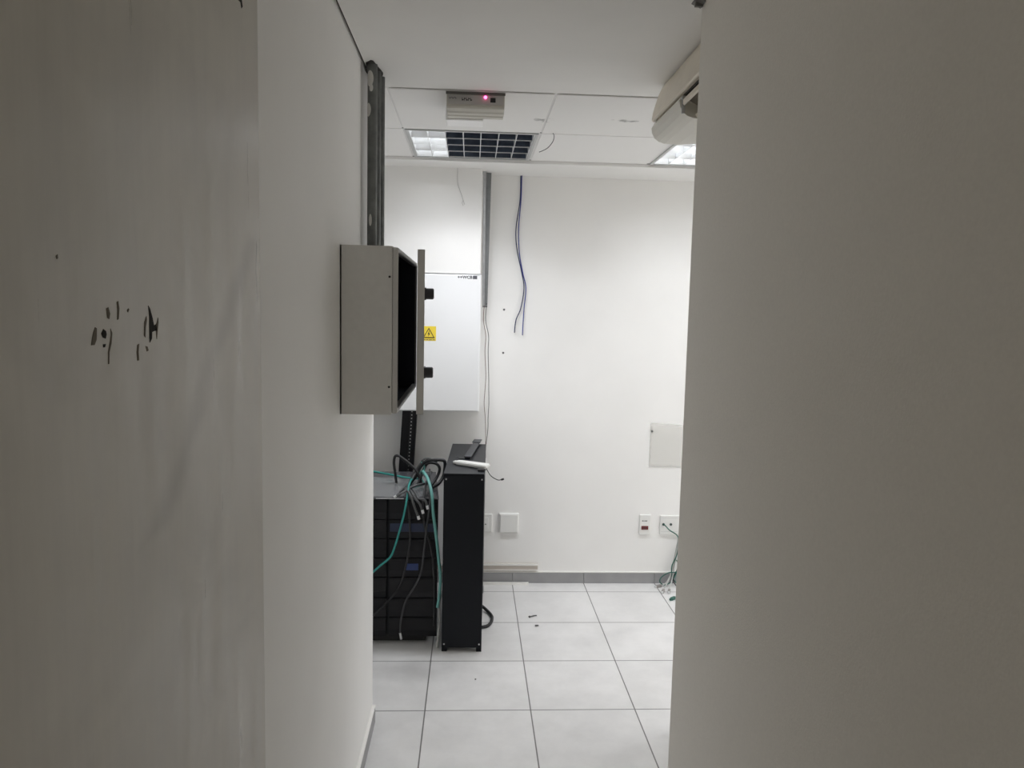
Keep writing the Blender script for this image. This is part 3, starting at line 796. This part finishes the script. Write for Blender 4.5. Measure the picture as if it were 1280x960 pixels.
cable('black_cable', 'blk', .0072, [(-.386, 3.93, .752), (-.389, 3.90, .81), (-.396, 3.90, .868), (-.390, 3.90, .902), (-.372, 3.90, .905), (-.350, 3.90, .890), (-.310, 3.90, .858), (-.275, 3.89, .825), (-.25, 3.88, .76)],
      'stiff black cable bent in a hoop at the left of the tangle')
cable('black_cable', 'blk', .0085, [(-.320, 3.80, .752), (-.300, 3.88, .775), (-.280, 3.90, .80), (-.258, 3.90, .846), (-.228, 3.90, .878), (-.178, 3.90, .886), (-.140, 3.90, .884), (-.130, 3.90, .872), (-.130, 3.90, .84), (-.137, 3.89, .80), (-.160, 3.86, .768), (-.19, 3.82, .757)],
      'thick black cable arching over to the gap beside the tall cabinet')
cable('black_cable', 'blk', .0075, [(-.270, 3.86, .756), (-.247, 3.90, .815), (-.223, 3.92, .862), (-.178, 3.92, .862), (-.158, 3.92, .834), (-.172, 3.90, .79), (-.20, 3.86, .757)],
      'black cable forming a smaller arch under the thick one')
cable('grey_cable', 'grey', .0050, [(-.345, 3.70, .762), (-.318, 3.86, .765), (-.298, 3.90, .80), (-.272, 3.90, .845), (-.250, 3.91, .872), (-.225, 3.92, .868)],
      'grey cable rising to the right from the cabinet top')
cable('grey_cable', 'grey', .0050, [(-.320, 3.74, .766), (-.300, 3.86, .79), (-.270, 3.90, .835), (-.245, 3.90, .885), (-.21, 3.90, .892), (-.17, 3.90, .874)],
      'grey cable running under the thick black arch')
cable('grey_cable', 'grey', .0060, [(-.350, F_ + .03, .765), (-.335, F_ + .02, .772), (-.290, 3.70, .785), (-.235, 3.78, .785), (-.19, 3.88, .757)],
      'grey cable lying forward over the top edge of the cabinet',
      plug=[((-.335, F_ + .022, .771), (-.355, F_ + .012, .764), .009, 'grey'), ((-.355, F_ + .012, .764), (-.366, F_ + .008, .758), .006, 'clear')])
# ribbon of short grey leads hanging over the front edge, each with a clear connector
for k, (x, z, lab) in enumerate(((-.246, .700, 'leftmost'), (-.226, .730, 'middle'), (-.203, .752, 'rightmost'))):
    x0 = -.30 + k * .016
    cable('short_lead', 'grey', .0060, [(x0 - .02, 3.72, .775), (x0 + .005, F_ + .03, .775), (x0 + .02, F_ + .006, .755), (x - .012, F_ - .004, z + .012 - .015), (x, F_ - .005, z - .035)],
          'short grey lead over the cabinet front edge, ' + lab + ' of three with clear connectors', 'short leads over the front edge',
          plug=[((x - .001, F_ - .005, z - .030), (x + .004, F_ - .006, z - .048), .0072, 'clear')])
# black cable bundle left over of the right front
cable('black_cable', 'blk', .0060, [(-.20, 3.90, .82), (-.215, 3.74, .80), (-.222, F_ + .01, .755), (-.224, F_, .70), (-.21, F_, .60), (-.180, F_, .50), (-.166, F_, .36), (-.163, F_, .20), (-.163, F_, .11)],
      'black cable hanging down the right edge of the drawers')
cable('pale_cable', 'palecable', .0060, [(-.134, 3.80, .20), (-.137, 3.66, .22), (-.139, 3.62, .185), (-.137, 3.615, .12), (-.142, 3.60, .06), (-.146, 3.59, .010), (-.150, 3.63, .008)],
      'pale grey cable end in the gap between both black cabinets')

# ------------------------------------------------------------------ floor debris
dbs = root('screw', (.357, 3.971, 0), 'small screw lying on the tiles, the larger bit of debris', 'screw')
link('shank', MB().cyl((.345, 3.962, .004), (.372, 3.978, .004), .0035, 8), M['debris'], dbs)
link('head', MB().cyl((.340, 3.959, .0045), (.346, 3.963, .0045), .006, 10), M['debris'], dbs)
link('washer', MB().cyl((.380, 3.985, 0), (.380, 3.985, .003), .006, 10), M['debris'], dbs)
tag(link('plastic_anchor', MB().cyl((.364, 3.843, .005), (.382, 3.847, .005), .005, 8, r2=.003), M['debris']), 'tiny dark plug lying on the tiles below the screw', 'wall plug')
tag(link('debris_crumb', MB().sphere((.043, 3.27, .002), .004, (1, 1.2, .5)), M['debris']), 'tiny dark crumb on the tiles in front', 'crumb')

# ------------------------------------------------------------------ emergency light on the ceiling
em = root('emergency_light', (0, 2.97, ZC), 'cream emergency light unit with pink indicator, on the ceiling tiles', 'emergency light')
prof = [(2.872, ZC), (2.872, ZC - .052), (2.878, ZC - .058), (2.905, ZC - .062), (2.915, ZC - .066), (2.945, ZC - .066), (2.955, ZC - .058), (2.980, ZC - .056), (2.990, ZC - .060), (3.028, ZC - .058), (3.034, ZC)]
link('housing', MB().prism(prof, 'x', -.107, .107), M['emcream'], em)
link('top_rim', MB().box(-.110, .110, 2.868, 2.874, ZC - .010, ZC - .001, bev=.001), M['piece'], em)
link('front_label', MB().box(-.103, .103, 2.8700, 2.8725, ZC - .045, ZC - .012, bev=.0006, seg=1), M['emplate'], em)
def glyphs(x0, n, w, h, z, gap=.0014):
    g = MB()
    for k in range(n):
        x = x0 + k * (w + gap)
        g.box(x, x + w * .32, 2.8692, 2.8702, z, z + h); g.box(x + w * .32, x + w, 2.8692, 2.8702, z + h * (.62 if k % 2 else .1), z + h * (.9 if k % 2 else .45))
    return g
link('printed_word', glyphs(-.098, 5, .0043, .0070, ZC - .027), M['greyink'], em)
link('printed_word', glyphs(-.051, 5, .0064, .0105, ZC - .0325), M['ink'], em)
link('test_button', MB().box(.054, .074, 2.8685, 2.8705, ZC - .036, ZC - .019, bev=.0008, seg=1), M['ink'], em)
link('indicator', MB().sphere((.036, 2.8695, ZC - .018), .0055), M['led'], em, label='glowing pink indicator')
link('lamp_lens', MB().box(-.117, .032, 3.034, 3.140, ZC - .064, ZC - .004, bev=.006, seg=3), M['lens'], em, label='white milky lens bar')

# ------------------------------------------------------------------ recessed louvre luminaires
def luminaire(x0, x1, y0, y1, label, lit_cols, ncol=7, nrow=4):
    r = root('ceiling_light', ((x0 + x1) / 2, (y0 + y1) / 2, ZC), label, 'ceiling light', 'louvred ceiling lights')
    f = MB(); w = .014
    f.box(x0, x1, y0, y0 + w, ZC - .003, ZC + .012, bev=.001, seg=1).box(x0, x1, y1 - w, y1, ZC - .003, ZC + .012, bev=.001, seg=1)
    f.box(x0, x0 + w, y0 + w, y1 - w, ZC - .003, ZC + .012, bev=.001, seg=1).box(x1 - w, x1, y0 + w, y1 - w, ZC - .003, ZC + .012, bev=.001, seg=1)
    link('frame', f, M['frame'], r)
    X0, X1, Y0, Y1 = x0 + w, x1 - w, y0 + w, y1 - w
    h = MB(); zt = ZC + .11
    h.box(X0 - .003, X1 + .003, Y0 - .003, Y1 + .003, zt, zt + .003)
    h.box(X0 - .003, X0, Y0, Y1, ZC + .005, zt).box(X1, X1 + .003, Y0, Y1, ZC + .005, zt)
    h.box(X0, X1, Y0 - .003, Y0, ZC + .005, zt).box(X0, X1, Y1, Y1 + .003, ZC + .005, zt)
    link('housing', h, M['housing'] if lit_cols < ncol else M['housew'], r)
    px = (X1 - X0) / ncol; py = (Y1 - Y0) / nrow
    zb, zc_ = ZC + .001, ZC + .042
    if lit_cols:
        xa, xb_ = X0 + .004, X0 + px * lit_cols - .004
        link('reflector', MB().box(xa, xb_, Y0 + .004, Y1 - .004, zt - .006, zt - .002).box(xb_, xb_ + .002, Y0 + .004, Y1 - .004, zc_ + .002, zt - .002), M['housew'], r)
        n = 2
        for k in range(n):
            y = Y0 + (k + .5) * (Y1 - Y0) / n
            link('lamp_tube', MB().cyl((xa + .006, y, ZC + .075), (xb_ - .006, y, ZC + .075), .013, 14), M['tube'], r)
    dv_ = MB()
    for part, c0, c1, mm in (('lit', 0, lit_cols, 'alumatt'), ('dark', lit_cols, ncol, 'darkreflect')):  # columns past lit_cols get the painted dark reflection
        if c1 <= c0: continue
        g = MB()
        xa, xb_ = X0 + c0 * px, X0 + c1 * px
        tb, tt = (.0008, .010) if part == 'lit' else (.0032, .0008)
        for j in range(0, nrow + 1):
            y = Y0 + j * py
            y = min(max(y, Y0 + .0035), Y1 - .0035)
            g.prism([(y - tb, zb), (y + tb, zb), (y + tt if j < nrow else y + .0008, zc_), (y - tt if j else y - .0008, zc_)], 'x', xa, xb_)
        for q_ in (xa + .0005, xb_ - .0017):
            g.box(q_, q_ + .0012, Y0 + .001, Y1 - .001, zc_ - .006, zc_)
        link('louvre', g, M[mm], r)
    for i in range(0, ncol + 1):
        x = min(max(X0 + i * px, X0 + .003), X1 - .003)
        dv_.prism([(x - .0016, zb - .0008), (x + .0016, zb - .0008), (x + .0028, zc_ + .001), (x - .0028, zc_ + .001)], 'y', Y0 + .0005, Y1 - .0005)
    link('divider_blades', dv_, M['alumatt'], r)
    if lit_cols < ncol:
        xa, xb_ = X0 + lit_cols * px + .003, X1 - .003
        lines = MB()
        for j in range(1, nrow + 1):
            y = min(Y0 + j * py, Y1 - .004)
            lines.box(xa, xb_, y - .0045, y - .0032, zb - .0012, zb + .0035)
        link('louvre_edge', lines, M['alumatt'], r)
    return r
luminaire(-.318, .290, 3.494, 4.105, 'louvred ceiling light left of centre, dark reflections painted on all but two columns', 2)
luminaire(.944, 1.560, 3.494, 4.105, 'fully lit louvred ceiling light at the right, below the air conditioner', 7)
# loose wire hooked out of the ceiling
tag(link('loose_wire', MB().tube([(.348, 3.47, ZC + .004), (.356, 3.47, 2.470), (.357, 3.485, 2.455), (.350, 3.50, 2.440), (.333, 3.50, 2.420), (.312, 3.50, 2.407), (.293, 3.50, 2.399)], .0016, 6), M['greyink']),
    'thin dark wire curling out of the ceiling beside the mostly dark-looking light', 'wire')
tag(link('ceiling_piece', MB().prism([(.553, ZC - .002), (.577, ZC - .012), (.577, ZC), (.553, ZC)], 'y', 1.955, 2.0).box(.556, .577, 1.975, 1.985, ZC - .016, ZC - .004, bev=.001), M['piece']),  # small dark wedge against the ceiling at the wall end
    'small dark wedge in the corner of ceiling and right wall', 'piece')

# ------------------------------------------------------------------ air conditioner
ac = root('air_conditioner', (.74, 2.35, 2.28), 'aged cream split air conditioner high behind the right wall', 'air conditioner')
A0, A1 = 2.03, 2.705
low = [(.859, 2.345), (.632, 2.345), (.624, 2.330), (.627, 2.312), (.637, 2.295), (.652, 2.285), (.672, 2.279), (.72, 2.277), (.79, 2.283), (.835, 2.30), (.859, 2.325)]
upf = [(.859, 2.472), (.657, 2.472), (.645, 2.445), (.634, 2.41), (.626, 2.380), (.6235, 2.356), (.630, 2.352), (.859, 2.352)]
link('front_panel', MB().prism(upf, 'y', A0, A1), M['cream'], ac)
def bodyfn():
    q = MB()
    q.prism(low, 'y', 2.345, A1)
    # nearer stretch with the air outlet cut back
    cut = [(.859, 2.345), (.720, 2.345), (.720, 2.335), (.722, 2.300), (.73, 2.284), (.79, 2.283), (.835, 2.30), (.859, 2.325)]
    q.prism(cut, 'y', A0, 2.345)
    return q
link('base_shell', bodyfn(), M['creamlite'], ac)
link('air_outlet', MB().prism([(.719, 2.341), (.642, 2.341), (.642, 2.337), (.690, 2.312), (.719, 2.290)], 'y', 2.04, 2.344), M['outlet'], ac)
link('outlet_flap', MB().prism([(.637, 2.335), (.630, 2.328), (.630, 2.315), (.634, 2.310), (.637, 2.315), (.636, 2.327), (.641, 2.335)], 'y', 2.04, 2.325), M['cream'], ac)
link('flap_hinge', MB().cyl((.633, 2.330, 2.335), (.633, 2.340, 2.335), .006, 10).box(.630, .640, 2.336, 2.341, 2.290, 2.342), M['frame'], ac)
link('lower_flap', MB().prism([(.672, 2.288), (.676, 2.281), (.695, 2.276), (.728, 2.276), (.728, 2.280), (.695, 2.282)], 'y', 2.04, 2.335), M['cream'], ac)
link('seam', MB().box(.640, .858, A0 + .01, A1 - .004, 2.3445, 2.3525), M['gap'], ac)
link('back_plate', MB().box(.852, .860, A0 + .02, A1 - .02, 2.30, ZC - .002), M['creamlite'], ac)

# ------------------------------------------------------------------ light
# photometric curve of a dark-light louvre: wide beam with a cut-off near sixty degrees
IES_ANG = [0, 10, 20, 30, 40, 45, 50, 54, 58, 62, 66, 72, 80, 90]
IES_CD = [1.05, 1.1, 1.18, 1.2, .98, .80, .68, .64, .50, .31, .21, .15, .08, 0]
txt = bpy.data.texts.new('louvre_photometry')
txt.write('IESNA:LM-63-2002\nTILT=NONE\n1 1000 1 %d 1 1 2 0 0 0\n1 1 100\n' % len(IES_ANG) + ' '.join(map(str, IES_ANG)) + '\n0\n' + ' '.join(map(str, IES_CD)) + '\n')
def area(name, x, y, sx, sy, power, z=ZC - .004, color=(.94, .957, 1.0)):
    l = bpy.data.lights.new(name, 'AREA'); l.shape = 'RECTANGLE'; l.size = sx; l.size_y = sy
    l.energy = power; l.color = color
    l.use_nodes = True
    nt = l.node_tree
    em_ = [n for n in nt.nodes if n.type == 'EMISSION'][0]
    ie = nt.nodes.new('ShaderNodeTexIES'); ie.mode = 'INTERNAL'; ie.ies = txt
    ie.inputs['Strength'].default_value = 1.0
    nt.links.new(ie.outputs['Fac'], em_.inputs['Strength'])
    o = bpy.data.objects.new(name, l); o.location = (x, y, z); COL.objects.link(o)
    return o
area('light_left_luminaire', -.014, 3.72, .55, .22, 122)
area('light_right_luminaire', 1.25, 3.70, .55, .22, 82)
area('light_right_fill', 2.52, 3.72, .55, .22, 120)  # added fill lamp out of view, no fixture in the ceiling here
# added fill light before the closed rear wall, brightens the passage
l = bpy.data.lights.new('light_rear_fill', 'AREA'); l.shape = 'RECTANGLE'; l.size = .8; l.size_y = 1.9; l.energy = 4.5; l.color = (1, .96, .90)
o = bpy.data.objects.new('light_rear_fill', l); o.location = (.1, -3.9, 1.25); o.rotation_euler = (PI / 2, 0, 0); COL.objects.link(o)
w = bpy.data.worlds.new('World'); SC.world = w; w.use_nodes = True
w.node_tree.nodes['Background'].inputs['Color'].default_value = (.02, .02, .02, 1)
w.node_tree.nodes['Background'].inputs['Strength'].default_value = 0

# ------------------------------------------------------------------ camera
yaw, pitch, roll, F = .0550, .0986, .0222, 937.29
fw = Vector((math.sin(yaw) * math.cos(pitch), math.cos(yaw) * math.cos(pitch), -math.sin(pitch)))
r = Vector((math.cos(yaw), -math.sin(yaw), 0)); u = r.cross(fw)
r2 = math.cos(roll) * r + math.sin(roll) * u
u2 = -math.sin(roll) * r + math.cos(roll) * u
cd = bpy.data.cameras.new('Camera'); cam = bpy.data.objects.new('Camera', cd); COL.objects.link(cam)
cam.matrix_world = Matrix(((r2.x, u2.x, -fw.x, 0), (r2.y, u2.y, -fw.y, 0), (r2.z, u2.z, -fw.z, 1.68), (0, 0, 0, 1)))
cd.sensor_width = 36; cd.sensor_fit = 'HORIZONTAL'; cd.lens = F / 1280 * 36; cd.clip_start = .02
SC.camera = cam
SC.view_settings.view_transform = 'Standard'
SC.view_settings.look = 'None'
SC.view_settings.gamma = 1
SC.view_settings.use_curve_mapping = False
SC.view_settings.exposure = 0.40
SC.cycles.max_bounces = 16
SC.cycles.diffuse_bounces = 12
SC.cycles.glossy_bounces = 6
SC.cycles.transparent_max_bounces = 12
SC.cycles.caustics_reflective = False
SC.cycles.caustics_refractive = False
SC.cycles.use_denoising = True
